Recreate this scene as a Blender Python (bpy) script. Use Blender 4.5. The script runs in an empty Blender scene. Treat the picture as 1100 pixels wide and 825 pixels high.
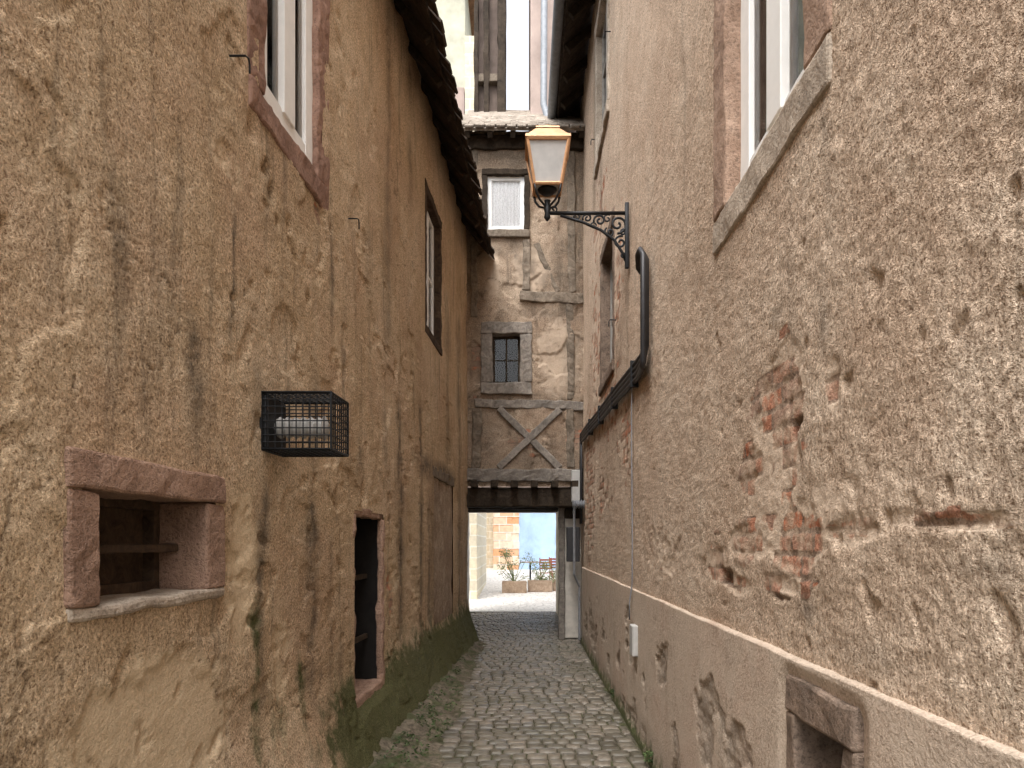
import bpy, bmesh, math, random
import numpy as np
from mathutils import Vector, Matrix, noise as mn
random.seed(7)
scene = bpy.context.scene
col = scene.collection

# ------------------------------------------------------------------ nodes
class G:
    def __init__(s, name, rough=0.9, spec=0.3):
        s.mat = bpy.data.materials.new(name); s.mat.use_nodes = True
        s.nt = s.mat.node_tree; s.n = s.nt.nodes; s.l = s.nt.links
        s.b = s.n['Principled BSDF']
        s.b.inputs['Roughness'].default_value = rough
        s.b.inputs['Specular IOR Level'].default_value = spec
        s.tc = s.n.new('ShaderNodeTexCoord')
    def put(s, sock, v):
        if isinstance(v, bpy.types.NodeSocket): s.l.new(v, sock)
        elif isinstance(v, (tuple, list)):
            sock.default_value = tuple(v) + ((1,) if len(v) == 3 and sock.type == 'RGBA' else ())
        else: sock.default_value = v
    def pos(s): return s.tc.outputs['Object']
    def map(s, vec, scale=(1, 1, 1), loc=(0, 0, 0), rot=(0, 0, 0)):
        m = s.n.new('ShaderNodeMapping'); s.l.new(vec, m.inputs[0])
        m.inputs['Scale'].default_value = scale; m.inputs['Location'].default_value = loc
        m.inputs['Rotation'].default_value = rot
        return m.outputs[0]
    def noise(s, vec, scale, detail=4, rough=.6, dist=0):
        m = s.n.new('ShaderNodeTexNoise'); s.l.new(vec, m.inputs['Vector'])
        m.inputs['Scale'].default_value = scale; m.inputs['Detail'].default_value = detail
        m.inputs['Roughness'].default_value = rough; m.inputs['Distortion'].default_value = dist
        return m.outputs['Fac']
    def vor(s, vec, scale, out='Distance', feature='F1'):
        m = s.n.new('ShaderNodeTexVoronoi'); s.l.new(vec, m.inputs['Vector'])
        m.feature = feature; m.inputs['Scale'].default_value = scale
        return m.outputs[out]
    def ramp(s, fac, stops):
        m = s.n.new('ShaderNodeValToRGB'); s.l.new(fac, m.inputs[0])
        e = m.color_ramp.elements
        while len(e) < len(stops): e.new(.5)
        for i, (p, c) in enumerate(stops):
            e[i].position = p
            if not isinstance(c, (tuple, list)): c = (c, c, c)
            e[i].color = (*c[:3], 1)
        return m.outputs[0]
    def mix(s, fac, a, b, mode='MIX'):
        m = s.n.new('ShaderNodeMix'); m.data_type = 'RGBA'; m.blend_type = mode
        s.put(m.inputs[0], fac); s.put(m.inputs[6], a); s.put(m.inputs[7], b)
        return m.outputs[2]
    def m(s, op, a, b=0.0, clamp=False):
        m = s.n.new('ShaderNodeMath'); m.operation = op; m.use_clamp = clamp
        s.put(m.inputs[0], a); s.put(m.inputs[1], b)
        return m.outputs[0]
    def attr(s, name):
        m = s.n.new('ShaderNodeAttribute'); m.attribute_name = name
        return m.outputs['Fac']
    def bump(s, h, strength=.5, dist=.02, normal=None):
        m = s.n.new('ShaderNodeBump'); s.l.new(h, m.inputs['Height'])
        m.inputs['Strength'].default_value = strength; m.inputs['Distance'].default_value = dist
        if normal is not None: s.l.new(normal, m.inputs['Normal'])
        return m.outputs[0]
    def color(s, c): s.put(s.b.inputs['Base Color'], c)
    def normal(s, c): s.l.new(c, s.b.inputs['Normal'])

def stucco(name, dark, mid, light, streak=.5, palec=(.60, .50, .34), stainc=(.055, .046, .036), pink=(.5, .28, .2), grain=1.0, pinkamt=.4):
    g = G(name, .95, .12)
    p = g.pos()
    n1 = g.noise(p, .9, 4, .65)
    n2 = g.noise(p, 7, 5, .7)
    n3 = g.noise(p, 82, 3, .85)
    base = g.ramp(n1, [(.3, dark), (.45, mid), (.68, light)])
    c2 = g.ramp(n2, [(.28, dark), (.48, mid), (.70, light)])
    c = g.mix(.5, base, c2)
    pk = g.ramp(g.noise(g.map(p, (1, 1, 1), (7, 3, 1)), 1.3, 3, .6), [(.48, 0), (.66, 1)])
    c = g.mix(g.m('MULTIPLY', pk, pinkamt), c, pink)
    sp = g.ramp(n3, [(.36, (.30, .24, .19)), (.45, (.82, .80, .78)), (.54, (1.0, 1.0, 1.0)), (.64, (1.5, 1.5, 1.5))])
    c = g.mix(.9 * min(1, grain + .2), c, sp, 'MULTIPLY')
    st = g.noise(g.map(p, (3, 5, .45)), 1.4, 5, .72)
    st = g.ramp(st, [(.55, 0), (.72, 1)])
    c = g.mix(g.m('MULTIPLY', st, streak), c, stainc)
    pa = g.m('ADD', g.attr('pale'), g.m('MULTIPLY', g.m('SUBTRACT', n2, .5), .8))
    pa = g.ramp(pa, [(.42, 0), (.55, 1)])
    c = g.mix(g.m('MULTIPLY', pa, .65), c, g.mix(n3, palec, mid))
    sep = g.n.new('ShaderNodeSeparateXYZ'); g.l.new(p, sep.inputs[0])
    dn = g.m('MULTIPLY', g.m('SUBTRACT', n2, .5), .05)
    com = g.n.new('ShaderNodeCombineXYZ')
    g.put(com.inputs[0], g.m('ADD', sep.outputs[1], dn)); g.put(com.inputs[1], g.m('ADD', sep.outputs[2], dn))
    bt = g.n.new('ShaderNodeTexBrick'); g.l.new(com.outputs[0], bt.inputs[0])
    bt.inputs['Scale'].default_value = 1; bt.inputs['Brick Width'].default_value = .2
    bt.inputs['Row Height'].default_value = .078; bt.inputs['Mortar Size'].default_value = .013
    bt.inputs['Mortar Smooth'].default_value = .35
    bt.inputs['Color1'].default_value = (.58, .20, .10, 1); bt.inputs['Color2'].default_value = (.46, .31, .23, 1)
    bt.inputs['Mortar'].default_value = (.32, .23, .17, 1); bt.inputs['Bias'].default_value = .1
    bmk = g.ramp(g.m('ADD', g.attr('brick'), g.m('MULTIPLY', g.m('SUBTRACT', n3, .5), 1.0)), [(.35, 0), (.6, 1)])
    bc = g.mix(.8, bt.outputs[0], g.ramp(n3, [(.34, (.40, .37, .35)), (.55, (1.12, 1.12, 1.12))]), 'MULTIPLY')
    smear = g.ramp(g.noise(g.map(p, (1, 1, 1), (3, 9, 4)), 10, 4, .65), [(.44, 0), (.58, 1)])
    bc = g.mix(g.m('MULTIPLY', smear, .8), bc, g.mix(.35, mid, dark))
    c = g.mix(bmk, c, bc)
    sa = g.m('MULTIPLY', g.attr('stain_shade'), g.ramp(n2, [(.34, .15), (.54, 1)]), True)
    c = g.mix(g.m('MULTIPLY', sa, .9), c, stainc)
    mo = g.m('ADD', g.attr('moss'), g.m('MULTIPLY', g.m('SUBTRACT', n2, .5), 1.5))
    mo = g.ramp(mo, [(.36, 0), (.75, 1)])
    c = g.mix(g.m('MULTIPLY', mo, .9), c, g.ramp(n3, [(.3, (.025, .032, .015)), (.7, (.13, .15, .05))]))
    g.color(c)
    h = g.m('ADD', n3, g.m('MULTIPLY', g.noise(p, 34, 2, .6), .35))
    h = g.m('MULTIPLY', h, g.m('SUBTRACT', 1.0, g.m('MULTIPLY', pa, .4)))
    g.normal(g.bump(h, 1.0, .018 * grain))
    return g.mat

def stone(name, a, b, sc=8, bump=.5, dirt=.5):
    g = G(name, .9, .2); p = g.pos()
    n = g.noise(p, sc, 5, .7); n2 = g.noise(p, 2.2, 3, .6)
    c = g.ramp(n, [(.3, a), (.7, b)])
    d = g.ramp(n2, [(.35, (.45, .42, .39)), (.6, (1, 1, 1))])
    c = g.mix(dirt, c, d, 'MULTIPLY')
    n3 = g.noise(p, 62, 3, .8)
    c = g.mix(.7, c, g.ramp(n3, [(.36, .4), (.5, 1.0)]), 'MULTIPLY')
    g.color(c)
    g.normal(g.bump(g.m('ADD', n, n3), bump, .016))
    return g.mat

def wood(name, a, b, streak=(1, 1, 1)):
    g = G(name, .85, .2); p = g.pos()
    n = g.noise(g.map(p, streak), 11, 5, .75, 1.2)
    n2 = g.noise(p, 2.5, 3)
    c = g.ramp(n, [(.3, a), (.68, b)])
    c = g.mix(.6, c, g.ramp(n2, [(.3, .4), (.65, 1.0)]), 'MULTIPLY')
    g.color(c); g.normal(g.bump(n, .9, .014))
    return g.mat

def plain(name, c, rough=.6, metal=0, var=.25, sc=12):
    g = G(name, rough, .4); p = g.pos()
    n = g.noise(p, sc, 4, .65)
    lo = tuple(x * (1 - var) for x in c); hi = tuple(min(1, x * (1 + var * .6)) for x in c)
    g.color(g.ramp(n, [(.3, lo), (.7, hi)]))
    g.b.inputs['Metallic'].default_value = metal
    g.normal(g.bump(n, .15, .004))
    return g.mat

M = {}
M['stuccoL'] = stucco('ochre_roughcast', (.43, .30, .18), (.67, .50, .325), (.81, .65, .47), .55, palec=(.80, .66, .45), pink=(.56, .37, .25), grain=1.0, pinkamt=.4)
M['stuccoR'] = stucco('tan_roughcast', (.46, .335, .24), (.67, .515, .385), (.80, .66, .52), .25, palec=(.68, .56, .44), pink=(.57, .405, .29), grain=1.15, pinkamt=.35)
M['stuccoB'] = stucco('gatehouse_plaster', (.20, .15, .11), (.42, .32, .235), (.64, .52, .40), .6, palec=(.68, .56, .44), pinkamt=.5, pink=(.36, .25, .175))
M['plinth'] = stucco('cement_plinth_render', (.40, .32, .245), (.53, .43, .34), (.61, .51, .41), .18, palec=(.57, .47, .375), grain=.4, pinkamt=.2)
M['red'] = stone('red_sandstone', (.24, .135, .10), (.44, .28, .21))
M['pinkst'] = stone('pink_sandstone', (.32, .21, .15), (.52, .37, .28))
M['worn'] = stone('worn_reddish_stone', (.32, .20, .145), (.54, .36, .265), 6, 1.0, .5)
M['grey'] = stone('grey_sandstone', (.38, .31, .245), (.62, .53, .43))
M['greyd'] = stone('weathered_stone', (.12, .09, .07), (.34, .25, .19))
M['timber'] = wood('old_timber', (.10, .08, .06), (.32, .26, .20))
M['timberg'] = wood('grey_timber', (.13, .115, .10), (.37, .325, .28))
M['timberd'] = wood('dark_timber', (.02, .015, .011), (.08, .058, .04))
M['brownwood'] = wood('brown_boards', (.03, .02, .014), (.12, .078, .05))
M['white'] = plain('white_paint', (.87, .87, .85), .5, 0, .05)
M['greywood'] = plain('grey_window_paint', (.30, .28, .25), .6, 0, .3)
M['iron'] = plain('black_iron', (.025, .026, .028), .5, .6, .3)
M['plastic'] = plain('black_conduit', (.03, .03, .033), .45, 0, .3)
M['steel'] = plain('galvanised_metal', (.30, .31, .33), .45, .4, .25)
M['zinc'] = plain('dull_zinc', (.20, .215, .235), .6, .1, .25)
M['greyplastic'] = plain('grey_plastic', (.45, .44, .42), .5, 0, .15)
M['copper'] = plain('copper_lantern_metal', (.60, .34, .18), .5, .25, .25)
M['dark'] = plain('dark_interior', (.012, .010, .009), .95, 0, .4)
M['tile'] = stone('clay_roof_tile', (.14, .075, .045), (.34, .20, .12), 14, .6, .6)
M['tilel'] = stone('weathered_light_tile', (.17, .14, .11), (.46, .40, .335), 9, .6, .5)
M['tiled'] = stone('dark_roof_tile', (.03, .024, .02), (.10, .075, .058), 14, .6, .6)  # darker than the other roof tiles
def glassmat():
    g = G('window_glass', .03)
    tr = g.n.new('ShaderNodeBsdfTransparent'); gl = g.n.new('ShaderNodeBsdfGlossy')
    gl.inputs['Roughness'].default_value = .05
    fr = g.n.new('ShaderNodeFresnel'); fr.inputs[0].default_value = 1.3
    mx = g.n.new('ShaderNodeMixShader')
    g.l.new(fr.outputs[0], mx.inputs[0])
    g.l.new(tr.outputs[0], mx.inputs[1]); g.l.new(gl.outputs[0], mx.inputs[2])
    g.l.new(mx.outputs[0], g.n['Material Output'].inputs[0])
    return g.mat
M['glass'] = glassmat()
def frosted():
    g = G('frosted_lantern_glass', .3); p = g.pos()
    g.color(g.ramp(g.noise(p, 8, 3), [(.3, (.50, .50, .49)), (.7, (.66, .65, .63))]))
    g.b.inputs['Transmission Weight'].default_value = .3
    return g.mat
M['frost'] = frosted()
def curtain():
    g = G('lace_curtain', .9); p = g.pos()
    v = g.vor(p, 45); g.color(g.ramp(v, [(.1, (.66, .66, .66)), (.5, (.88, .88, .88))]))
    return g.mat
M['curtain'] = curtain()
def leafmat(name, a, b):
    g = G(name, .6, .3); p = g.pos()
    g.color(g.ramp(g.noise(p, 9, 3), [(.35, a), (.65, b)]))
    return g.mat
M['leaf'] = leafmat('green_leaves', (.025, .05, .015), (.09, .13, .045))
M['leafo'] = leafmat('olive_leaves', (.08, .12, .04), (.28, .32, .15))
def sett():
    g = G('cobble_stone', .40, .5); p = g.pos()
    r = g.attr('rnd'); n = g.noise(p, 30, 4, .7)
    c = g.ramp(r, [(0, (.095, .083, .062)), (.35, (.155, .135, .105)), (.7, (.22, .185, .145)), (1, (.15, .138, .118))])
    c = g.mix(.6, c, g.ramp(n, [(.3, .5), (.6, 1.2)]), 'MULTIPLY')
    c = g.mix(g.m('MULTIPLY', g.ramp(g.noise(p, 1.3, 4), [(.45, 0), (.7, 1)]), .45), c, (.08, .078, .045))
    g.color(c); g.normal(g.bump(n, .6, .008)); return g.mat
M['sett'] = sett()
def soil(name, a, b, green, amt):
    g = G(name, .95, .2); p = g.pos()
    n = g.noise(p, 22, 5, .7)
    c = g.ramp(n, [(.3, a), (.7, b)])
    c = g.mix(g.m('MULTIPLY', g.ramp(g.noise(p, 4, 5, .7), [(.47, 0), (.6, 1)]), amt), c, green)
    g.color(c); g.normal(g.bump(n, .9, .025)); return g.mat
M['soil'] = soil('joint_soil', (.045, .038, .026), (.12, .105, .072), (.075, .09, .03), .55)
def yardmat():
    g = G('courtyard_cobbles', .8, .3); p = g.pos()
    v = g.vor(p, 7, 'Distance', 'DISTANCE_TO_EDGE'); n = g.noise(p, 5, 4, .7)
    c = g.ramp(n, [(.3, (.58, .54, .50)), (.7, (.78, .75, .70))])
    c = g.mix(1.0, c, g.ramp(v, [(.0, .6), (.10, 1.0)]), 'MULTIPLY')
    g.color(c); g.normal(g.bump(g.ramp(v, [(0, 0), (.15, 1)]), .6, .02)); return g.mat
M['yard'] = yardmat()
def blockwall(name, cols, bw, rh, mortar):
    g = G(name, .9, .2); p = g.pos()
    sep = g.n.new('ShaderNodeSeparateXYZ'); g.l.new(p, sep.inputs[0])
    com = g.n.new('ShaderNodeCombineXYZ'); g.l.new(sep.outputs[0], com.inputs[0]); g.l.new(sep.outputs[2], com.inputs[1])
    bt = g.n.new('ShaderNodeTexBrick'); g.l.new(com.outputs[0], bt.inputs[0])
    bt.inputs['Scale'].default_value = 1; bt.inputs['Brick Width'].default_value = bw
    bt.inputs['Row Height'].default_value = rh; bt.inputs['Mortar Size'].default_value = .02
    bt.inputs['Color1'].default_value = (*cols[0], 1); bt.inputs['Color2'].default_value = (*cols[1], 1)
    bt.inputs['Mortar'].default_value = (*mortar, 1)
    n = g.noise(p, 6, 4, .7)
    g.color(g.mix(.5, bt.outputs[0], g.ramp(n, [(.3, .6), (.6, 1.1)]), 'MULTIPLY'))
    g.normal(g.bump(g.m('ADD', n, g.m('MULTIPLY', bt.outputs['Fac'], -.6)), .5, .02)); return g.mat
M['quoin'] = blockwall('quoin_blocks', ((.74, .36, .18), (.80, .70, .56)), .62, .34, (.75, .70, .62))
M['beigest'] = blockwall('yellow_stone_blocks', ((.66, .58, .42), (.58, .52, .40)), .55, .3, (.70, .66, .56))
M['blue'] = plain('blue_render', (.42, .58, .82), .9, 0, .25, 1.5)
M['cream'] = plain('cream_render', (.50, .49, .39), .9, 0, .35, 1.2)
M['pinkw'] = plain('pinkish_render', (.42, .33, .29), .9, 0, .25, 2)
M['pass'] = plain('pale_passage_plaster', (.62, .57, .50), .9, 0, .35, 3)
M['darkw'] = plain('shadow_dark_render', (.16, .12, .10), .9, 0, .4, 3)  # dark tone carries the gable's shadow in its colour; also lines house shells
M['redpaint'] = plain('red_brown_chair_paint', (.34, .09, .05), .6, 0, .2)
M['planter'] = wood('planter_wood', (.30, .20, .13), (.55, .42, .31))

# ------------------------------------------------------------------ geometry helpers
def PL(s, z, d): return Vector((-1.5 + .055 * s + d, s, z))
def PR(s, z, d): return Vector((.93 + .006 * s - d, s, z))
def PB(s, z, d): return Vector((s, 11.36 - d, z))
def PW(s, z, d): return Vector((s, d, z))     # world: s=x, d=y

def reg(o, parent=None, label=None, cat=None, kind=None, group=None):
    if parent is not None:
        o.parent = parent
        o.matrix_parent_inverse = Matrix.Translation(-parent.location)
    if label: o["label"] = label
    if cat: o["category"] = cat
    if kind: o["kind"] = kind
    if group: o["group"] = group
    return o
def mk(bm, name, mat, parent=None, smooth=False, **kw):
    bmesh.ops.recalc_face_normals(bm, faces=bm.faces[:])
    me = bpy.data.meshes.new(name); bm.to_mesh(me); bm.free()
    if smooth:
        me.polygons.foreach_set('use_smooth', [True] * len(me.polygons))
    me.materials.append(mat)
    o = bpy.data.objects.new(name, me); col.objects.link(o)
    return reg(o, parent, **kw)
def thing(name, loc, label, cat, group=None):
    e = bpy.data.objects.new(name, None); e.location = loc; e.empty_display_size = .3
    col.objects.link(e)
    return reg(e, None, label, cat, None, group)

def block(bm, P, a, b, w, d0, d1, maxlen=.12, jit=.006, rnd=.01):
    ds, dz = b[0] - a[0], b[1] - a[1]; L = math.hypot(ds, dz)
    ux, uz = ds / L, dz / L; px, pz = -uz, ux
    D = d1 - d0
    t = bmesh.new(); bmesh.ops.create_cube(t, size=1)
    for v in t.verts: v.co = Vector((v.co.x * L, v.co.y * w, v.co.z * D))
    if rnd > 0: bmesh.ops.bevel(t, geom=t.edges[:], offset=min(rnd, w * .3, abs(D) * .3), segments=2, affect='EDGES', profile=.5)
    if jit > 0:
        for _ in range(5):
            ed = [e for e in t.edges if e.calc_length() > maxlen]
            if not ed: break
            bmesh.ops.subdivide_edges(t, edges=ed, cuts=1, use_grid_fill=True)
    off = Vector((random.random() * 50, random.random() * 50, 0))
    vm = {}
    for v in t.verts:
        c = v.co.copy()
        if jit > 0:
            c += mn.noise_vector(c * 5 + off) * jit * 1.3 + mn.noise_vector(c * 18 + off) * jit * .7
        s = a[0] + ds / 2 + ux * c.x + px * c.y
        z = a[1] + dz / 2 + uz * c.x + pz * c.y
        vm[v] = bm.verts.new(P(s, z, (d0 + d1) / 2 + c.z))
    for f in t.faces:
        bm.faces.new([vm[v] for v in f.verts])
    t.free()
def rect(bm, P, s0, s1, z0, z1, d0, d1, jit=0, rnd=.004, maxlen=.12):
    block(bm, P, (s0, (z0 + z1) / 2), (s1, (z0 + z1) / 2), z1 - z0, d0, d1, maxlen, jit, rnd)
def tube(bm, pts, r, seg=8, closed_ends=True):
    pts = [Vector(p) for p in pts]; rings = []
    up = None
    for i, p in enumerate(pts):
        t = (pts[min(i + 1, len(pts) - 1)] - pts[max(i - 1, 0)]).normalized()
        if up is None:
            up = Vector((0, 0, 1)) if abs(t.z) < .9 else Vector((1, 0, 0))
        x = t.cross(up)
        if x.length < 1e-4: x = t.cross(Vector((0, 1, 0)))
        x.normalize(); y = x.cross(t).normalized(); up = y
        rr = r[i] if isinstance(r, (list, tuple)) else r
        rings.append([bm.verts.new(p + (x * math.cos(2 * math.pi * k / seg) + y * math.sin(2 * math.pi * k / seg)) * rr) for k in range(seg)])
    for a, b in zip(rings[:-1], rings[1:]):
        for k in range(seg):
            bm.faces.new((a[k], a[(k + 1) % seg], b[(k + 1) % seg], b[k]))
    if closed_ends:
        bm.faces.new(rings[0][::-1]); bm.faces.new(rings[-1])

def vn(x, y, seed=0):
    x, y = x * .86 - y * .51, x * .51 + y * .86
    xi = np.floor(x).astype(np.int64); yi = np.floor(y).astype(np.int64)
    fx = x - xi; fy = y - yi; fx = fx * fx * (3 - 2 * fx); fy = fy * fy * (3 - 2 * fy)
    def h(a, b):
        n = (a * 374761393 + b * 668265263 + seed * 1442695041) & 0xffffffff
        n = ((n ^ (n >> 13)) * 1274126177) & 0xffffffff
        return ((n ^ (n >> 16)) & 0xffff) / 65535.0
    return (h(xi, yi) * (1 - fx) * (1 - fy) + h(xi + 1, yi) * fx * (1 - fy) + h(xi, yi + 1) * (1 - fx) * fy + h(xi + 1, yi + 1) * fx * fy) * 2 - 1
def cellrand(a, b, seed):
    n = (a.astype(np.int64) * 374761393 + b.astype(np.int64) * 668265263 + seed * 1442695041) & 0xffffffff
    n = ((n ^ (n >> 13)) * 1274126177) & 0xffffffff
    return ((n ^ (n >> 16)) & 0xffff) / 65535.0
def fbm(x, y, o=4, seed=0):
    r = 0; a = 1
    for i in range(o):
        r = r + a * vn(x * 2 ** i + i * 3.1, y * 2 ** i + i * 1.7, seed + i * 17); a *= .5
    return r / 2
def ell(S, Z, items, soft=.5):
    r = np.zeros_like(S)
    for (s, z, rs, rz, k) in items:
        d = np.sqrt(((S - s) / rs) ** 2 + ((Z - z) / rz) ** 2)
        r = np.maximum(r, k * np.clip((1 + soft - d) / (2 * soft), 0, 1))
    return r
def streaks(S, Z, items):
    r = np.zeros_like(S)
    for (s, z0, z1, w, k) in items:
        wob = .05 * vn(Z * 2.3, Z * 0 + s * 9, 5) + .02 * vn(Z * 9, Z * 0 + s * 9, 6)
        ww = w * (.65 + .45 * vn(Z * 4, Z * 0 + s * 3, 9))
        a = np.exp(-((S - s - wob) / np.maximum(ww, .01)) ** 2)
        e = np.clip((z1 - Z) / .2, 0, 1) * np.clip((Z - z0) / .5, 0, 1)
        r = np.maximum(r, k * a * e)
    return r
def lines(lo, hi, step, holes_edges):
    v = [lo]
    while v[-1] < hi: v.append(v[-1] + step(v[-1]))
    v[-1] = hi; v = np.array(v)
    for e in holes_edges:
        if lo < e < hi: v[np.argmin(abs(v - e))] = e
    return v
def sheet(name, P, ss, zs, holes, fields, dfun, mat, parent, **kw):
    S, Z = np.meshgrid(ss, zs, indexing='ij')
    A = fields(S, Z)
    D = dfun(S, Z, A)
    fade = np.ones_like(S)
    for (a, b, c, d) in holes:
        dx = np.maximum(np.maximum(a - S, S - b), 0); dz = np.maximum(np.maximum(c - Z, Z - d), 0)
        fade = np.minimum(fade, np.clip(np.sqrt(dx * dx + dz * dz) / .09, 0, 1))
    D = D * fade
    if P is PL: X = -1.5 + .055 * S + D; Y = S
    elif P is PR: X = .93 + .006 * S - D; Y = S
    else: X = S; Y = 11.36 - D
    co = np.stack([X, Y, Z], -1).reshape(-1, 3)
    ns, nz = S.shape
    i, j = np.meshgrid(np.arange(ns - 1), np.arange(nz - 1), indexing='ij')
    cs = (ss[:-1] + ss[1:]) / 2; cz = (zs[:-1] + zs[1:]) / 2
    CS, CZ = np.meshgrid(cs, cz, indexing='ij')
    keep = np.ones_like(CS, bool)
    for (a, b, c, d) in holes: keep &= ~((CS > a) & (CS < b) & (CZ > c) & (CZ < d))
    i = i[keep]; j = j[keep]
    q = np.stack([i * nz + j, (i + 1) * nz + j, (i + 1) * nz + j + 1, i * nz + j + 1], -1)
    if P is not PL: q = q[:, ::-1]
    q = q if P is not PB else q[:, ::-1]
    me = bpy.data.meshes.new(name)
    nf = len(q)
    me.vertices.add(len(co)); me.vertices.foreach_set('co', co.ravel().astype(np.float32))
    me.loops.add(nf * 4); me.loops.foreach_set('vertex_index', q.ravel().astype(np.int32))
    me.polygons.add(nf); me.polygons.foreach_set('loop_start', (np.arange(nf) * 4).astype(np.int32))
    me.polygons.foreach_set('loop_total', np.full(nf, 4, np.int32))
    me.polygons.foreach_set('use_smooth', np.ones(nf, bool))
    me.update(calc_edges=True)
    for k, v in A.items():
        at = me.attributes.new(k, 'FLOAT', 'POINT'); at.data.foreach_set('value', v.ravel().astype(np.float32))
    me.materials.append(mat)
    o = bpy.data.objects.new(name, me); col.objects.link(o)
    return reg(o, parent, **kw)

def openbox(bm, P, s0, s1, z0, z1, d0, d1):
    c = [(s0, z0), (s1, z0), (s1, z1), (s0, z1)]
    f = [bm.verts.new(P(s, z, d0)) for s, z in c]; b = [bm.verts.new(P(s, z, d1)) for s, z in c]
    for k in range(4): bm.faces.new((f[k], f[(k + 1) % 4], b[(k + 1) % 4], b[k]))
    bm.faces.new(b)

def window(parent, P, s0, s1, z0, z1, sw=.14, smat=None, fmat=None, recess=.08, muntin=(1, 0), bar=.05,
           curt=None, proud=.02, sillmat=None, sillh=None, lint=None, jit=.008, label=None, lab_s=None, name='window', glass=True, sillp=.02, mb=None):
    smat = smat or M['red']; fmat = fmat or M['white']
    sillh = sillh or sw; lint = lint or sw
    bm = bmesh.new()
    r = recess
    rect(bm, P, s0 - .01, s0 + bar, z0, z1, -r - .05, -r); rect(bm, P, s1 - bar, s1 + .01, z0, z1, -r - .05, -r)
    rect(bm, P, s0 + bar, s1 - bar, z0 - .01, z0 + bar * 1.2, -r - .052, -r - .002); rect(bm, P, s0 + bar, s1 - bar, z1 - bar, z1 + .01, -r - .052, -r - .002)
    mb = mb or bar * .8
    for k in range(muntin[0]):
        s = s0 + (s1 - s0) * (k + 1) / (muntin[0] + 1)
        rect(bm, P, s - mb, s + mb, z0 + bar, z1 - bar, -r - .045, -r + .012)
    for k in range(muntin[1]):
        z = z0 + (z1 - z0) * (k + 1) / (muntin[1] + 1)
        rect(bm, P, s0 + bar, s1 - bar, z - mb * .5, z + mb * .5, -r - .04, -r - .006)
    w = mk(bm, name, fmat, parent, label=label)
    bm = bmesh.new()
    rect(bm, P, s0 - sw, s0, z0 - .0, z1, -.3, proud, jit, .012, .07); rect(bm, P, s1, s1 + sw, z0, z1, -.3, proud, jit, .012, .07)
    rect(bm, P, s0 - sw, s1 + sw, z1, z1 + lint, -.3, proud + .004, jit, .012, .07)
    mk(bm, 'surround', smat, w, label=lab_s)
    bm = bmesh.new()
    rect(bm, P, s0 - sw, s1 + sw, z0 - sillh, z0, -.3, proud + sillp, jit, .014, .07)
    mk(bm, 'sill', sillmat or smat, w)
    if glass:
        bm = bmesh.new(); rect(bm, P, s0 + bar * .8, s1 - bar * .8, z0 + bar * .8, z1 - bar * .8, -r - .03, -r - .024, 0, 0)
        mk(bm, 'glass', M['glass'], w)
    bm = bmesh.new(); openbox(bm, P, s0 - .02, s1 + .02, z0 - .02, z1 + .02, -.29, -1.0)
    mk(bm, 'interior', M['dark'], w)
    if curt:
        bm = bmesh.new(); prev = None; n = 48
        for k in range(n + 1):
            s = s0 + (s1 - s0) * k / n
            d = -r - .050 + .007 * math.sin(k * 1.35) + .004 * math.sin(k * .6)
            a = bm.verts.new(P(s, z0 + curt[0], d)); b = bm.verts.new(P(s, z1 - .03, d))
            if prev: bm.faces.new((prev[0], a, b, prev[1]))
            prev = (a, b)
        mk(bm, 'curtain', M['curtain'], w, smooth=True)
    return w

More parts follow.
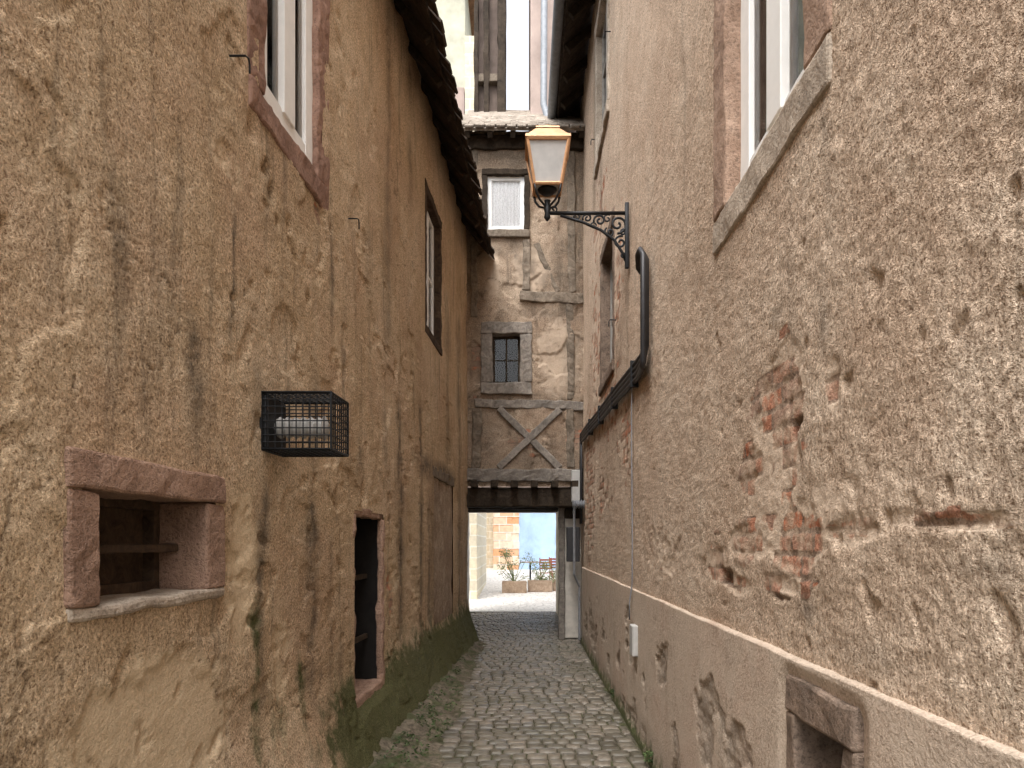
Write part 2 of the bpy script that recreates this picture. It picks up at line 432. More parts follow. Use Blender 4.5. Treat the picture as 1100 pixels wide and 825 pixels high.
# ------------------------------------------------------------------ left house
LH = thing('stucco_house', (-1.3, 5, 0), 'old sandy roughcast house wall with dark rain streaks and mossy foot', 'house')
holesL = [(3.52, 4.46, 3.80, 5.3), (7.86, 8.92, 3.95, 5.65), (2.22, 3.08, 1.365, 1.84), (5.16, 6.0, .42, 1.84), (8.4, 9.9, .62, 2.4)]
def fL(S, Z):
    st = streaks(S, Z, [(2.93, 1.86, 2.6, .12, 1), (4.27, .45, 2.25, .15, 1), (3.58, .5, 2.0, .09, .85), (4.9, 2.1, 3.3, .10, .6),
                        (3.25, 2.3, 3.2, .025, 1), (5.6, 2.3, 4.2, .1, .5), (6.6, .4, 3.0, .2, .85), (8.1, .3, 2.3, .2, .7),
                        (6.2, 3.0, 6.4, .2, .5), (9.4, 2.4, 5, .3, .5), (10.5, .3, 5, .3, .6), (2.45, 1.95, 2.9, .06, .45), (7.1, 4.8, 6.5, .2, .6),
                        (4.65, 2.9, 3.7, .08, .85), (4.38, 3.0, 3.65, .06, .5), (6.1, 1.9, 2.9, .12, .5), (7.6, .2, 3.2, .15, .8), (5.3, 1.8, 2.5, .08, .7),
                        (4.6, .3, 1.7, .06, .6), (3.9, 1.9, 3.0, .04, .5)])
    st = st * np.clip(.35 + 1.1 * (fbm(S * 5, Z * 3, 4, 19) + .5), 0, 1)
    st = np.maximum(st, ell(S, Z, [(7.9, 2.45, .5, .12, .8), (9.2, 2.5, .8, .1, .9), (8.3, 1.4, .2, .9, .6), (3.5, 2.3, .06, .2, .4), (4.3, 2.35, .1, .3, .5)], .6))
    moss = np.clip((.95 - Z) / .55, 0, 1) * np.clip((S - 3.7) / 1.1, 0, 1)
    moss = np.maximum(moss, .62 * streaks(S, Z, [(3.52, .1, 1.5, .14, 1), (4.1, .1, 1.1, .24, .95), (3.75, .1, .9, .22, .9), (5.7, 0, 1.2, .15, .8)]))
    pale = ell(S, Z, [(2.65, .85, .55, .32, 1), (3.35, 1.5, .25, .6, .62), (2.3, 2.8, .5, .5, .4), (3.8, 1.0, .3, .5, .5), (4.8, 3.0, .5, .7, .45), (2.65, 1.6, .65, .38, .45), (6.4, 1.3, .4, .3, .5), (3.2, 3.3, .3, .3, .45)], .7)
    brick = ell(S, Z, [(4.45, 3.68, .2, .15, .5), (4.75, .5, .2, .15, .5), (6.2, 1.0, .2, .7, .5)], .5)
    brick = np.clip((brick + .35 * fbm(S * 7, Z * 7, 3, 98) - .47) / .08, 0, 1)
    return dict(stain_shade=st, moss=moss, pale=pale, brick=brick)
def dL(S, Z, A):
    d = .022 * fbm(S * .6, Z * .6, 2, 3) + .009 * fbm(S * 3, Z * 3, 3, 8) + .003 * fbm(S * 18, Z * 18, 2, 21)
    d += .0024 * vn(S * 60, Z * 60, 14)
    d *= 1 - .4 * A['pale']
    d += .20 * np.clip((.75 - Z) / .75, 0, 1) ** 1.5
    d += .03 * fbm(S * 5, Z * 5, 3, 71) * np.clip((.6 - Z) / .5, 0, 1)
    for (s, z, r) in [(3.68, 3.42, .025), (3.9, 3.35, .02), (3.45, 3.62, .03), (4.2, 3.05, .018), (3.62, 3.5, .015), (3.75, 3.3, .014), (6.5, 3.2, .04), (10.6, 4.2, .08), (10.9, 3.6, .1), (5.4, 1.95, .05)]:
        d -= .06 * np.exp(-(((S - s) / r) ** 2 + ((Z - z) / (r * 1.6)) ** 2))
    pit = np.clip((vn(S * 10, Z * 10, 201) - .74) / .06, 0, 1) * np.clip((vn(S * 1.3, Z * 1.3, 33) + .3) / .2, 0, 1)
    d -= .012 * pit
    sp = np.clip((fbm(S * 2.1, Z * 2.1, 5, 77) - .22) / .02, 0, 1)
    d -= .011 * sp
    cr = np.clip(1 - abs(fbm(S * 1.5, Z * 1.1, 5, 301)) / .006, 0, 1) * np.clip((vn(S * .8, Z * .8, 303)) / .2, 0, 1)
    d -= .008 * cr
    A['stain_shade'] = np.maximum(A['stain_shade'], .7 * cr)
    d -= .008 * A['brick']
    pl = np.clip((A['pale'] + .3 * fbm(S * 6, Z * 6, 4, 55) - .5) / .04, 0, 1)
    d -= .009 * pl
    return d
eS = [e for h in holesL for e in h[:2]]; eZ = [e for h in holesL for e in h[2:]]
ssL = lines(1.2, 11.45, lambda y: .0058 * y, eS); zsL = lines(-.1, 6.75, lambda z: .0105 if z < 4.5 else .02, eZ)
sheet('wall', PL, ssL, zsL, holesL, fL, dL, M['stuccoL'], LH)
ssn = lines(-1.0, 1.2, lambda y: .05, []); zsn = lines(-.1, 6.75, lambda z: .06, [])
sheet('wall', PL, ssn, zsn, [], fL, dL, M['stuccoL'], LH)
bm = bmesh.new(); openbox(bm, PL, -1.0, 11.44, -.1, 6.74, -.05, -3.2); mk(bm, 'light_seal_body', M['darkw'], LH)  # closed shell added behind the wall sheet to stop light leaking in

window(LH, PL, 3.6, 4.38, 3.87, 5.25, .2, M['red'], M['white'], .035, (1, 0), .11, (0.03,), .006, sillh=.16, label='white framed casement window', jit=.012, sillp=.004, mb=.08)
window(LH, PL, 7.95, 8.85, 4.05, 5.55, .10, M['brownwood'], M['white'], .08, (1, 1), .05, None, .004, label='narrow white framed window with timber surround', sillp=.006)
w = window(LH, PL, 2.3, 3.0, 1.40, 1.77, .15, M['worn'], M['brownwood'], .20, (0, 0), .035, None, .010, jit=.008, label='small square stable window with wooden bar', sillmat=M['grey'], sillh=.045, glass=False, sillp=.004, lint=.12)
bm = bmesh.new(); rect(bm, PL, 2.3, 3.0, 1.56, 1.595, -.17, -.12, .006, .006); mk(bm, 'bar', M['brownwood'], w)
bm = bmesh.new()
rect(bm, PL, 2.30, 3.01, 1.405, 1.765, -.285, -.25, .003, .004)
mk(bm, 'shutter', M['brownwood'], w)
bm = bmesh.new()
for k in range(4): rect(bm, PL, 5.22 + k * .18, 5.39 + k * .18, .45, 1.8, -.5, -.47, .004, .004)
dr = mk(bm, 'door', M['timberd'], LH, label='dark plank door sunk in a low opening')
bm = bmesh.new()
rect(bm, PL, 5.12, 5.2, .40, 1.8, -.09, -.002, .014, .015, .06); rect(bm, PL, 5.96, 6.03, .40, 1.8, -.05, .002, .014, .015, .06)
rect(bm, PL, 5.10, 6.05, 1.8, 1.87, -.09, .002, .014, .015, .06); rect(bm, PL, 5.1, 6.1, .36, .45, -.28, .012, .012, .015)
mk(bm, 'surround', M['worn'], dr)
bm = bmesh.new(); openbox(bm, PL, 5.2, 5.965, .44, 1.81, -.04, -.55); mk(bm, 'recess', M['dark'], dr)  # near-black lining puts the shade of the opening into its colour
for k in range(2):
    bm = bmesh.new(); rect(bm, PL, 5.22, 5.95, .8 + k * .5, .84 + k * .5, -.15, -.12, .003, .004)
    mk(bm, 'bar', M['timberd'], dr)
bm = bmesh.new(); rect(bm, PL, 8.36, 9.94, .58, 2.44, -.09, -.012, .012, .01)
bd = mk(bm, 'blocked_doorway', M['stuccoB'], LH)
bm = bmesh.new(); rect(bm, PL, 8.3, 10.0, 2.38, 2.52, -.1, .010, .012, .015); mk(bm, 'lintel', M['timber'], bd)
for (s, z) in [(3.24, 3.83), (5.02, 3.9), (2.6, 4.1)]:
    bm = bmesh.new(); tube(bm, [PL(s, z, -.03), PL(s, z, .06), PL(s + .02, z, .065), PL(s + .03, z - .02, .065), PL(s + .03, z - .06, .065)], .005, 6)
    mk(bm, 'shutter_hook', M['iron'], LH)
aL = math.radians(50); ca, sa = math.cos(aL), math.sin(aL)
def PRL(s, t, n): return Vector((-1.5 + .055 * s + .40 - t * ca + n * sa, s, 6.17 + t * sa + n * ca + .03 * math.sin(s * 1.7) + .012 * math.sin(s * 5.3)))
bm = bmesh.new(); Y0, Y1 = 4.9, 11.32
block(bm, PRL, (Y0, 2.5), (Y1, 2.5), 4.9, -.02, 0.0, .6, .008, .005)
s = Y0
while s < Y1 - .1:
    for row in range(3):
        o = (row % 2) * .085
        j = random.uniform(-.09, .03)
        block(bm, PRL, (s + o + .08 + random.uniform(-.015, .015), -.03 + row * .15 + j), (s + o + .08, .34 + row * .16), .150, .004 + row * .013, .020 + row * .013 + random.uniform(0, .016), 1, 0, .006)
    s += .17
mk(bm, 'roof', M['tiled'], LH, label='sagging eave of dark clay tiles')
s = Y0 + .3
while s < Y1 - .1:
    bm = bmesh.new(); block(bm, PRL, (s, .08), (s + .02, 1.0), .07, -.09, -.022, .2, .006, .008)
    mk(bm, 'rafter', M['timberd'], LH); s += .62

# ------------------------------------------------------------------ right house
RH = thing('roughcast_house', (1.0, 5, 0), 'tall tan roughcast house wall with exposed brick patches and cement plinth', 'house')
holesR = [(2.27, 3.35, 3.04, 4.8), (7.42, 8.68, 3.42, 5.1), (7.82, 9.28, 6.4, 8.3)]
holesP = [(1.95, 2.44, .45, 1.1)]
def fR(S, Z):
    br0 = ell(S, Z, [(2.60, 2.12, .24, .22, .74), (2.70, 1.86, .28, .26, .80), (2.45, 1.62, .26, .14, .80), (2.95, 1.60, .35, .09, .60), (2.05, 1.63, .3, .04, .54),
                    (1.50, 1.645, .20, .022, .68), (3.5, 1.5, .2, .12, .60), (4.6, 1.45, .3, .10, .50), (2.15, 2.1, .06, .12, .54), (3.15, 1.42, .25, .06, .58), (1.75, 1.66, .12, .025, .58), (2.55, 1.45, .2, .05, .57),
                    (8.0, 3.2, 1.0, .5, .56), (9.3, 4.3, .7, 1.0, .52), (7.1, 4.2, .35, .8, .54), (10.3, 2.4, .9, 1.2, .56), (9.0, 5.6, .9, .4, .54), (8.5, 2.2, .8, .3, .5), (6.6, 2.6, .5, .4, .5)], .6)
    row = np.floor(Z / .078); sx = np.floor(S / .2 + .5 * (row % 2))
    keepb = (cellrand(sx, row, 33) - .5) * .6          # whole bricks show or stay hidden
    br = np.clip((br0 + .42 * fbm(S * 6, Z * 6, 5, 99) + keepb - .49) / .06, 0, 1)
    st = streaks(S, Z, [(6.4, 2.0, 4.0, .1, .4), (3.3, 2.6, 3.0, .06, .5), (9.5, 5.8, 8.4, .3, .5), (8.7, 5.2, 6.4, .2, .5), (4.2, 3.0, 5.5, .05, .3), (2.2, 2.4, 3.1, .03, .35)])
    st = np.maximum(st, ell(S, Z, [(2.35, 1.38, .06, .04, .6), (1.9, 1.3, .15, .03, .35), (2.63, 2.44, .05, .03, .5), (2.22, 2.3, .03, .08, .5), (1.42, 1.55, .1, .02, .4)], .9))
    pale = np.maximum(ell(S, Z, [(2.1, 1.7, .7, .22, .5), (5.0, 1.5, 1.2, .3, .45), (3.6, 1.5, .9, .25, .45)], .6), np.clip(br0 * 1.25, 0, .72))
    return dict(stain_shade=st, moss=np.zeros_like(S), pale=pale, brick=br)
def dR(S, Z, A):
    d = .016 * fbm(S * .5, Z * .5, 2, 13) + .006 * fbm(S * 4, Z * 4, 3, 18) + .0035 * fbm(S * 24, Z * 24, 2, 41) + .0028 * vn(S * 60, Z * 60, 16)
    pl = np.clip((A['pale'] + .4 * fbm(S * 7, Z * 7, 4, 57) - .5) / .05, 0, 1)
    d = d - .006 * pl
    pit = np.clip((vn(S * 11, Z * 11, 211) - .82) / .06, 0, 1) * np.clip((vn(S * 1.1, Z * 1.1, 35) + .1) / .2, 0, 1)
    d -= .010 * pit
    k = A['brick']
    row = np.floor(Z / .078); sx = S / .2 + .5 * (row % 2); ph = sx % 1.0; pv = (Z / .078) % 1
    cell = np.clip(np.minimum(ph, 1 - ph) * 12, 0, 1) * np.clip(np.minimum(pv, 1 - pv) * 6, 0, 1)
    brn = cellrand(np.floor(sx), row, 61)
    d -= k * (.005 - .006 * cell * (.3 + brn))
    h2 = k * (brn > .92) * cell * (S < 4)
    d -= h2 * .03
    A['stain_shade'] = np.maximum(A['stain_shade'], h2 * .8)  # missing-brick holes: their shade is painted in through the stain mask
    return d
eS = [e for h in holesR for e in h[:2]]; eZ = [e for h in holesR for e in h[2:]]
ssR = lines(.9, 12.3, lambda y: .0058 * y, eS); zsR = lines(1.16, 8.95, lambda z: .0105 if z < 4.2 else .022, eZ)
sheet('wall', PR, ssR, zsR, holesR, fR, dR, M['stuccoR'], RH)
ssn = lines(-1.0, .9, lambda y: .05, []); zsn = lines(1.16, 8.95, lambda z: .06, [])
sheet('wall', PR, ssn, zsn, [], fR, dR, M['stuccoR'], RH)
bm = bmesh.new(); openbox(bm, PR, -1.0, 12.29, -.1, 8.94, -.05, -4.0); mk(bm, 'light_seal_body', M['darkw'], RH)  # same added shell, keeps light from leaking through the openings
def fP(S, Z):
    dm = ell(S, Z, [(4.55, .50, .5, .26, .6), (3.2, .60, .35, .26, .62), (7.0, .45, 1.2, .3, .55), (6.0, .3, .6, .2, .5), (9.5, .5, 1, .3, .5), (5.4, .15, 1.5, .12, .6), (2.7, .25, .4, .2, .6), (3.9, .2, .7, .15, .58)], .9)
    k = np.clip((dm + .95 * fbm(S * 3.2, Z * 3.2, 6, 7) - .5) / .04, 0, 1)
    edge = np.clip((.3 - Z) / .3, 0, 1) * .6
    return dict(stain_shade=np.maximum(edge, k * .45), moss=np.clip((.25 - Z) / .3, 0, 1), pale=.45 * (1 - k), brick=np.zeros_like(S), spall=k)
def dP(S, Z, A):
    k = A['spall']
    d = .026 + .008 * fbm(S * .8, Z * .8, 3, 5) + .0015 * fbm(S * 12, Z * 12, 3, 9)
    d -= k * (.012 + .014 * fbm(S * 10, Z * 10, 3, 71) + .006 * vn(S * 35, Z * 35, 5))
    top = np.clip((Z - 1.205 - .006 * fbm(S * 3, S * 0, 4, 4)) / .008, 0, 1); d -= top * .05
    d += .01 * np.clip((.1 - Z) / .1, 0, 1)
    return d
ssP = lines(.9, 11.4, lambda y: .0065 * y, [1.95, 2.44]); zsP = np.unique(np.concatenate([lines(-.05, 1.19, lambda z: .0115, [.45, 1.1]), np.arange(1.19, 1.226, .004)]))
sheet('plinth', PR, ssP, zsP, holesP, fP, dP, M['plinth'], RH, label='smooth cement plinth, crumbling near the paving')
ssP = lines(-1.0, .9, lambda y: .05, [])
sheet('plinth', PR, ssP, zsP, [], fP, dP, M['plinth'], RH)

window(RH, PR, 2.35, 3.27, 3.16, 4.72, .2, M['pinkst'], M['white'], .065, (1, 0), .12, (0.02,), .010, sillmat=M['grey'], sillh=.16, label='white framed casement window with net curtain', jit=.007, sillp=.002, mb=.08)
window(RH, PR, 7.5, 8.6, 3.52, 5.0, .12, M['greyd'], M['greywood'], .10, (1, 1), .05, None, .01, label='narrow grey framed window', sillp=.02)
window(RH, PR, 7.95, 9.15, 6.5, 8.15, .14, M['grey'], M['greywood'], .06, (1, 2), .05, None, .02, label='tall upper casement window')
w = window(RH, PR, 2.02, 2.37, .5, 1.02, .085, M['greyd'], M['iron'], .26, (0, 0), .012, None, .030, label='small cellar window with dark stone surround', lint=.13, jit=.008, glass=False, name='cellar_window')
for (s, z) in [(2.28, 3.62), (2.0, 4.2), (7.3, 3.9), (9.3, 6.9), (7.75, 7.2)]:
    bm = bmesh.new(); tube(bm, [PR(s, z, -.03), PR(s, z, .06), PR(s, z - .02, .07), PR(s, z - .07, .07)], .006, 6)
    mk(bm, 'shutter_hook', M['iron'], RH)
aR = math.radians(40); cr, sr = math.cos(aR), math.sin(aR)
def PRR(s, t, n): return Vector((.50 + .004 * s + t * cr - n * sr, s, 8.62 + t * sr + n * cr))
bm = bmesh.new(); Y0, Y1 = 6.5, 12.4
block(bm, PRR, (Y0, 2.0), (Y1, 2.0), 3.9, -.03, 0, .8, .008, .005)
s = Y0
while s < Y1 - .1:
    for row in range(2):
        o = (row % 2) * .085
        block(bm, PRR, (s + o + .08, -.02 + row * .16), (s + o + .08, .34 + row * .16), .16, .008 + row * .012, .03 + row * .012, 1, 0, .006)
    s += .17
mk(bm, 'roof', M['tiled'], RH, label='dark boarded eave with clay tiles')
s = Y0 + .3
while s < Y1:
    bm = bmesh.new(); block(bm, PRR, (s, .08), (s, 1.0), .09, -.15, -.035, .2, .004, .008)
    mk(bm, 'rafter', M['timberd'], RH); s += .65
bm = bmesh.new()
prev = None
for s in np.linspace(Y0, Y1, 24):
    ring = [bm.verts.new(Vector((.455 + .004 * s + .07 * math.cos(a), s, 8.66 + .07 * math.sin(a)))) for a in np.linspace(math.pi, 2 * math.pi, 10)]
    if prev:
        for k in range(9): bm.faces.new((prev[k], ring[k], ring[k + 1], prev[k + 1]))
    prev = ring
g_ = mk(bm, 'gutter', M['zinc'], RH, smooth=True)
bm = bmesh.new(); tube(bm, [(.50, 12.0, 8.6), (.48, 12.05, 8.75), (.40, 12.6, 9.4), (.42, 12.6, 13.5)], .06, 12); mk(bm, 'downpipe', M['zinc'], RH, smooth=True)
bm = bmesh.new(); rect(bm, PW, .17, 3.0, 8.0, 14.0, 12.9, 16.0, 0, .02); mk(bm, 'rear_wing', M['pinkw'], RH)

# ------------------------------------------------------------------ gatehouse
GH = thing('half_timbered_gatehouse', (0, 11.4, 0), 'narrow half-timbered house bridging the alley over a low passage', 'house')
holesB = [(-.60, .10, 6.55, 7.58), (-.56, .04, 4.09, 5.03)]
def fB(S, Z):
    st = ell(S, Z, [(-.2, 7.8, 1.0, .2, .7), (.2, 2.9, .7, .15, .5), (-.6, 3.2, .2, .5, .6), (.9, 6.8, .15, 1.2, .6), (-.3, 6.3, .5, .1, .5), (-.7, 5.8, .12, .9, .5), (.4, 5.3, .5, .1, .6), (.0, 3.9, 1, .12, .5), (.85, 4.4, .12, .6, .5)], .8)
    st = np.maximum(st, np.clip(1 - abs(fbm(S * 2.2, Z * 2.2, 4, 87)) / .014, 0, 1) * .8)
    st = np.maximum(st, np.clip((fbm(S * 3, Z * 1.5, 4, 187) - .1) / .3, 0, 1) * .6)
    pale = ell(S, Z, [(.15, 6.0, .3, .4, .9), (.6, 4.6, .4, .7, .8), (-.45, 5.9, .2, .5, .6), (.3, 3.3, .3, .3, .5), (.5, 7.1, .2, .5, .6), (-.5, 6.1, .2, .3, .7)], .6)
    br = ell(S, Z, [(.1, 3.2, .4, .3, .5), (-.7, 4.5, .2, .8, .45), (.85, 3.2, .2, .4, .5)], .5)
    br = np.clip((br + .35 * fbm(S * 6, Z * 6, 4, 9) - .45) / .08, 0, 1)
    return dict(stain_shade=st, moss=np.zeros_like(S), pale=pale, brick=br)
def dB(S, Z, A):
    return .03 * fbm(S * 1.2, Z * 1.2, 3, 31) + .012 * fbm(S * 12, Z * 12, 3, 33) - .024 * np.clip((fbm(S * 2.3, Z * 2.3, 5, 45) - .08) / .03, 0, 1)
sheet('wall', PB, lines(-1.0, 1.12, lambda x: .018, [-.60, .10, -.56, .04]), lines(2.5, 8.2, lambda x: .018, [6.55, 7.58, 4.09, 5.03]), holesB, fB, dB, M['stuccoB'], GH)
window(GH, PB, -.54, .05, 6.62, 7.5, .09, M['timberd'], M['white'], .04, (0, 0), .065, (.0,), .03, label='white framed window with lace curtain', sillh=.12, jit=.01, sillmat=M['timber'])
w = window(GH, PB, -.46, -.02, 4.17, 4.95, .19, M['timberg'], M['timberd'], .12, (1, 1), .035, None, .03, label='small four-pane window in grey timber surround', jit=.014, mb=.014)
def timb(a, b, w, mat, d=.035, name='timber', j=.018):
    bm = bmesh.new(); block(bm, PB, a, b, w, -.06, d, .08, j, .014); mk(bm, name, mat, GH)
timb((-.9, 2.68), (1.05, 2.68), .2, M['timberg'], .05, 'sill_beam')
timb((-.75, 3.84), (1.0, 3.80), .14, M['timberg'], .024, 'rail')
timb((-.02, 5.56), (1.0, 5.52), .17, M['timber'], .024, 'rail')
timb((-.72, 2.8), (-.70, 3.76), .15, M['timber'], .020, 'post')
timb((.80, 2.8), (.78, 3.74), .12, M['timber'], .020, 'post')
timb((.80, 3.9), (.78, 5.44), .11, M['timber'], .012, 'post')
timb((.82, 5.62), (.80, 7.9), .12, M['timber'], .018, 'post')
timb((-.76, 5.22), (-.76, 7.9), .11, M['timber'], .018, 'post')
timb((.09, 5.65), (.08, 6.46), .12, M['timber'], .018, 'post')
timb((-.36, 3.76), (.62, 2.8), .11, M['timberg'], .034, 'brace', .006)
timb((.62, 3.74), (-.36, 2.8), .11, M['timberg'], .046, 'brace', .006)
timb((.24, 6.4), (.60, 5.62), .09, M['timber'], .008, 'brace')
timb((-.9, 8.0), (1.05, 8.0), .22, M['timberd'], .08, 'wall_plate')
bm = bmesh.new(); block(bm, PB, (-1.05, 2.33), (1.0, 2.33), .30, -.32, -.04, .15, .012, .02); mk(bm, 'beam', M['timberd'], GH)
bm = bmesh.new()
rect(bm, PW, -1.35, 1.1, 2.37, 2.5, 11.45, 16.3, .01, .01, .5)
mk(bm, 'passage_ceiling', M['timber'], GH)
for k in range(6):
    bm = bmesh.new(); x = -.75 + k * .32; block(bm, PW, (x - .055, 2.535), (x + .055, 2.535), .11, 11.2, 11.5, .1, .008, .01); mk(bm, 'joist_end', M['timberd'], GH)
for k in range(7):
    bm = bmesh.new(); y = 11.9 + k * .62; block(bm, PW, (-1.2, 2.33), (1.05, 2.33), .1, y, y + .12, .3, .006, .01); mk(bm, 'joist', M['timberd'], GH)
bm = bmesh.new(); rect(bm, PW, -1.6, -1.2, 0, 2.4, 11.5, 16.4, .01, .02, .25); mk(bm, 'passage_wall', M['pass'], GH)
bm = bmesh.new(); rect(bm, PW, .80, 1.4, 0, 2.4, 12.0, 16.4, .01, .02, .25); mk(bm, 'passage_wall', M['pass'], GH)
bm = bmesh.new(); rect(bm, PW, -1.6, -1.3, 2.28, 12, 16.15, 16.4, 0, .01); rect(bm, PW, -1.3, 1.4, 2.29, 8.2, 16.2, 16.42, 0, .01); mk(bm, 'rear_wall', M['pinkw'], GH)
bm = bmesh.new(); rect(bm, PW, .62, .72, 0, 2.3, 11.66, 11.80, .012, .015); mk(bm, 'post', M['timberg'], GH)
bm = bmesh.new(); rect(bm, PW, .725, 1.0, 0.02, 2.0, 11.72, 11.76, 0, .01); mk(bm, 'door', M['pass'], GH, label='pale painted side door at the passage mouth')
bm = bmesh.new(); rect(bm, PW, .725, 1.1, 2.0, 2.37, 11.70, 11.80, .006, .01); mk(bm, 'lintel', M['timberd'], GH)
ag = math.radians(36); cg, sg = math.cos(ag), math.sin(ag)
def PRG(s, t, n): return Vector((s, 11.02 + t * cg - n * sg, 8.06 + t * sg + n * cg))
bm = bmesh.new(); rect(bm, PRG, -1.0, 1.1, 0.02, 3.0, -.04, 0.0, .006, .005, .5)
for row in range(9):
    s = -.98
    while s < 1.05:
        block(bm, PRG, (s + (row % 2) * .08, -.02 + row * .15 + random.uniform(-.02, .02)), (s + (row % 2) * .08, .33 + row * .15), .14, .006, .035 + random.uniform(0, .02), 1, 0, .012)
        s += .165
mk(bm, 'roof', M['tilel'], GH, label='short eave of weathered grey-brown clay tiles')
for k in range(6):
    bm = bmesh.new(); x = -.85 + k * .36; block(bm, PRG, (x, .03), (x, .8), .08, -.14, -.045, .2, .004, .008); mk(bm, 'rafter', M['timberd'], GH)
bm = bmesh.new(); rect(bm, PW, -.86, -.33, 8.4, 14.5, 13.3, 15.8, .01, .02, .6); gb = mk(bm, 'upper_gable', M['darkw'], GH)
for (x0, x1) in [(-.44, -.29), (-.70, -.6), (-.88, -.80)]:
    bm = bmesh.new(); rect(bm, PW, x0, x1, 8.4, 14.5, 13.14, 13.34, .015, .01, .3); mk(bm, 'post', M['timberd'], gb)
for z in (10.2, 12.1):
    bm = bmesh.new(); rect(bm, PW, -.80, -.44, z, z + .14, 13.18, 13.34, .01, .01, .3); mk(bm, 'rail', M['timber'], gb)

# ------------------------------------------------------------------ ground
def gz(y): return 0 if y < 17 else (.035 * (min(y, 45) - 17))
bm = bmesh.new()
ys = [-60, -10, 0, 5, 10, 17, 22, 30, 45, 200]; xs = [-150, -10, 0, 10, 150]
g2 = [[bm.verts.new((x, y, gz(y) - .012)) for x in xs] for y in ys]
for i in range(len(ys) - 1):
    for j in range(len(xs) - 1): bm.faces.new((g2[i][j], g2[i][j + 1], g2[i + 1][j + 1], g2[i + 1][j]))
mk(bm, 'ground', M['soil'], kind='structure')
bm = bmesh.new()
ysn = [16.4, 17.0, 22, 30, 45]
g2 = [[bm.verts.new((x, y, gz(y) + .004)) for x in (-15, 0, 15)] for y in ysn]
for i in range(4):
    for j in range(2): bm.faces.new((g2[i][j], g2[i][j + 1], g2[i + 1][j + 1], g2[i + 1][j]))
mk(bm, 'courtyard_ground', M['yard'], kind='structure')
bm = bmesh.new(); lay = bm.verts.layers.float.new('rnd')
y = .8
while y < 16.3:
    rh = random.uniform(.115, .145)
    left = -.60 + .04 * math.sin(y * 3) if y < 11.3 else -1.15
    x = left + random.uniform(-.05, .03); right = .945 + .006 * y - .06
    while x < right - .03:
        w = random.uniform(.10, .16)
        if x + w > right: w = right - x
        if w < .05: break
        arc = -.12 * ((x + w / 2 - .15) / .8) ** 2
        cx, cy = x + w / 2, y + rh / 2 + arc + random.uniform(-.006, .006)
        hz = .014 * mn.noise(Vector((cx * 2, cy * 2, 0))) + random.uniform(-.004, .004)
        hw, hh = w / 2 - random.uniform(.002, .007), rh / 2 - random.uniform(.002, .008)
        rv = random.random(); rot = random.uniform(-.06, .06)
        rings = []
        for (k, zz) in [(1.0, -.04), (.985, -.005), (.87, .004)]:
            rg = []
            for q in range(12):
                a = 2 * math.pi * q / 12 + .26
                c_, s_ = math.cos(a), math.sin(a)
                px = math.copysign(abs(c_) ** .3, c_) * hw * k * (1 + .05 * math.sin(rv * 50 + q * 2.3))
                py = math.copysign(abs(s_) ** .3, s_) * hh * k * (1 + .05 * math.sin(rv * 30 + q * 1.7))
                v = bm.verts.new((cx + px * math.cos(rot) - py * math.sin(rot), cy + px * math.sin(rot) + py * math.cos(rot), hz + zz + gz(cy)))
                v[lay] = rv; rg.append(v)
            rings.append(rg)
        cv = bm.verts.new((cx, cy, hz + .006)); cv[lay] = rv
        for a_, b_ in zip(rings[:-1], rings[1:]):
            for q in range(12): bm.faces.new((a_[q], a_[(q + 1) % 12], b_[(q + 1) % 12], b_[q]))
        for q in range(12): bm.faces.new((rings[-1][q], rings[-1][(q + 1) % 12], cv))
        x += w
    y += rh
mk(bm, 'cobbled_path', M['sett'], smooth=True, kind='structure')
bm = bmesh.new(); prev = None
for y in np.arange(.5, 11.5, .04):
    ringv = []
    for k in range(18):
        f = k / 17; x0 = -1.5 + .055 * y; x = x0 + (-.56 - x0) * f
        z = .13 * (1 - f) ** 1.4 - .008 + .04 * mn.noise(Vector((x * 6, y * 6, 3))) * (1 - f * .6) + .026 * mn.noise(Vector((x * 16, y * 16, 3)))
        ringv.append(bm.verts.new((x, y, z)))
    if prev:
        for k in range(17): bm.faces.new((prev[k], ringv[k], ringv[k + 1], prev[k + 1]))
    prev = ringv
M['verge'] = soil('mossy_verge', (.06, .05, .036), (.26, .215, .16), (.055, .07, .025), .75)
mk(bm, 'verge', M['verge'], smooth=True, kind='structure')

# ------------------------------------------------------------------ foliage
def leaves(bm, c, r, n, size, flat=1.0):
    for _ in range(n):
        d = Vector((random.gauss(0, 1), random.gauss(0, 1), random.gauss(0, 1))); d.normalize()
        p = Vector(c) + Vector((d.x * r[0], d.y * r[1], d.z * r[2])) * random.uniform(.3, 1) ** .6
        u = Vector((random.gauss(0, 1), random.gauss(0, 1), random.gauss(0, .5))).normalized()
        v = u.cross(Vector((random.gauss(0, 1), random.gauss(0, 1), random.gauss(0, 1)))).normalized()
        s = size * random.uniform(.6, 1.3)
        bm.faces.new([bm.verts.new(p + u * s), bm.verts.new(p + v * s * .4), bm.verts.new(p - u * s), bm.verts.new(p - v * s * .4)])
bm = bmesh.new()
for (x, y, r, n) in [(-.90, 6.5, .12, 100), (-.85, 7.1, .1, 80), (-.80, 6.1, .13, 110), (-.9, 5.5, .12, 110), (-.82, 7.9, .09, 60), (.92, 5.05, .05, 90), (-.70, 5.7, .08, 60), (-.9, 5.0, .15, 90), (-.66, 6.6, .06, 40), (-.74, 5.25, .08, 50), (.93, 7.2, .03, 30), (-.62, 6.0, .05, 30), (-.68, 7.3, .06, 30), (-.76, 8.5, .06, 40), (-.78, 9.2, .06, 30)]:
    leaves(bm, (x, y, .07), (r, r * 1.8, .05), n, .016)
mk(bm, 'weeds', M['leaf'], kind='stuff', label='low green weeds growing at the foot of the walls', cat='weeds')

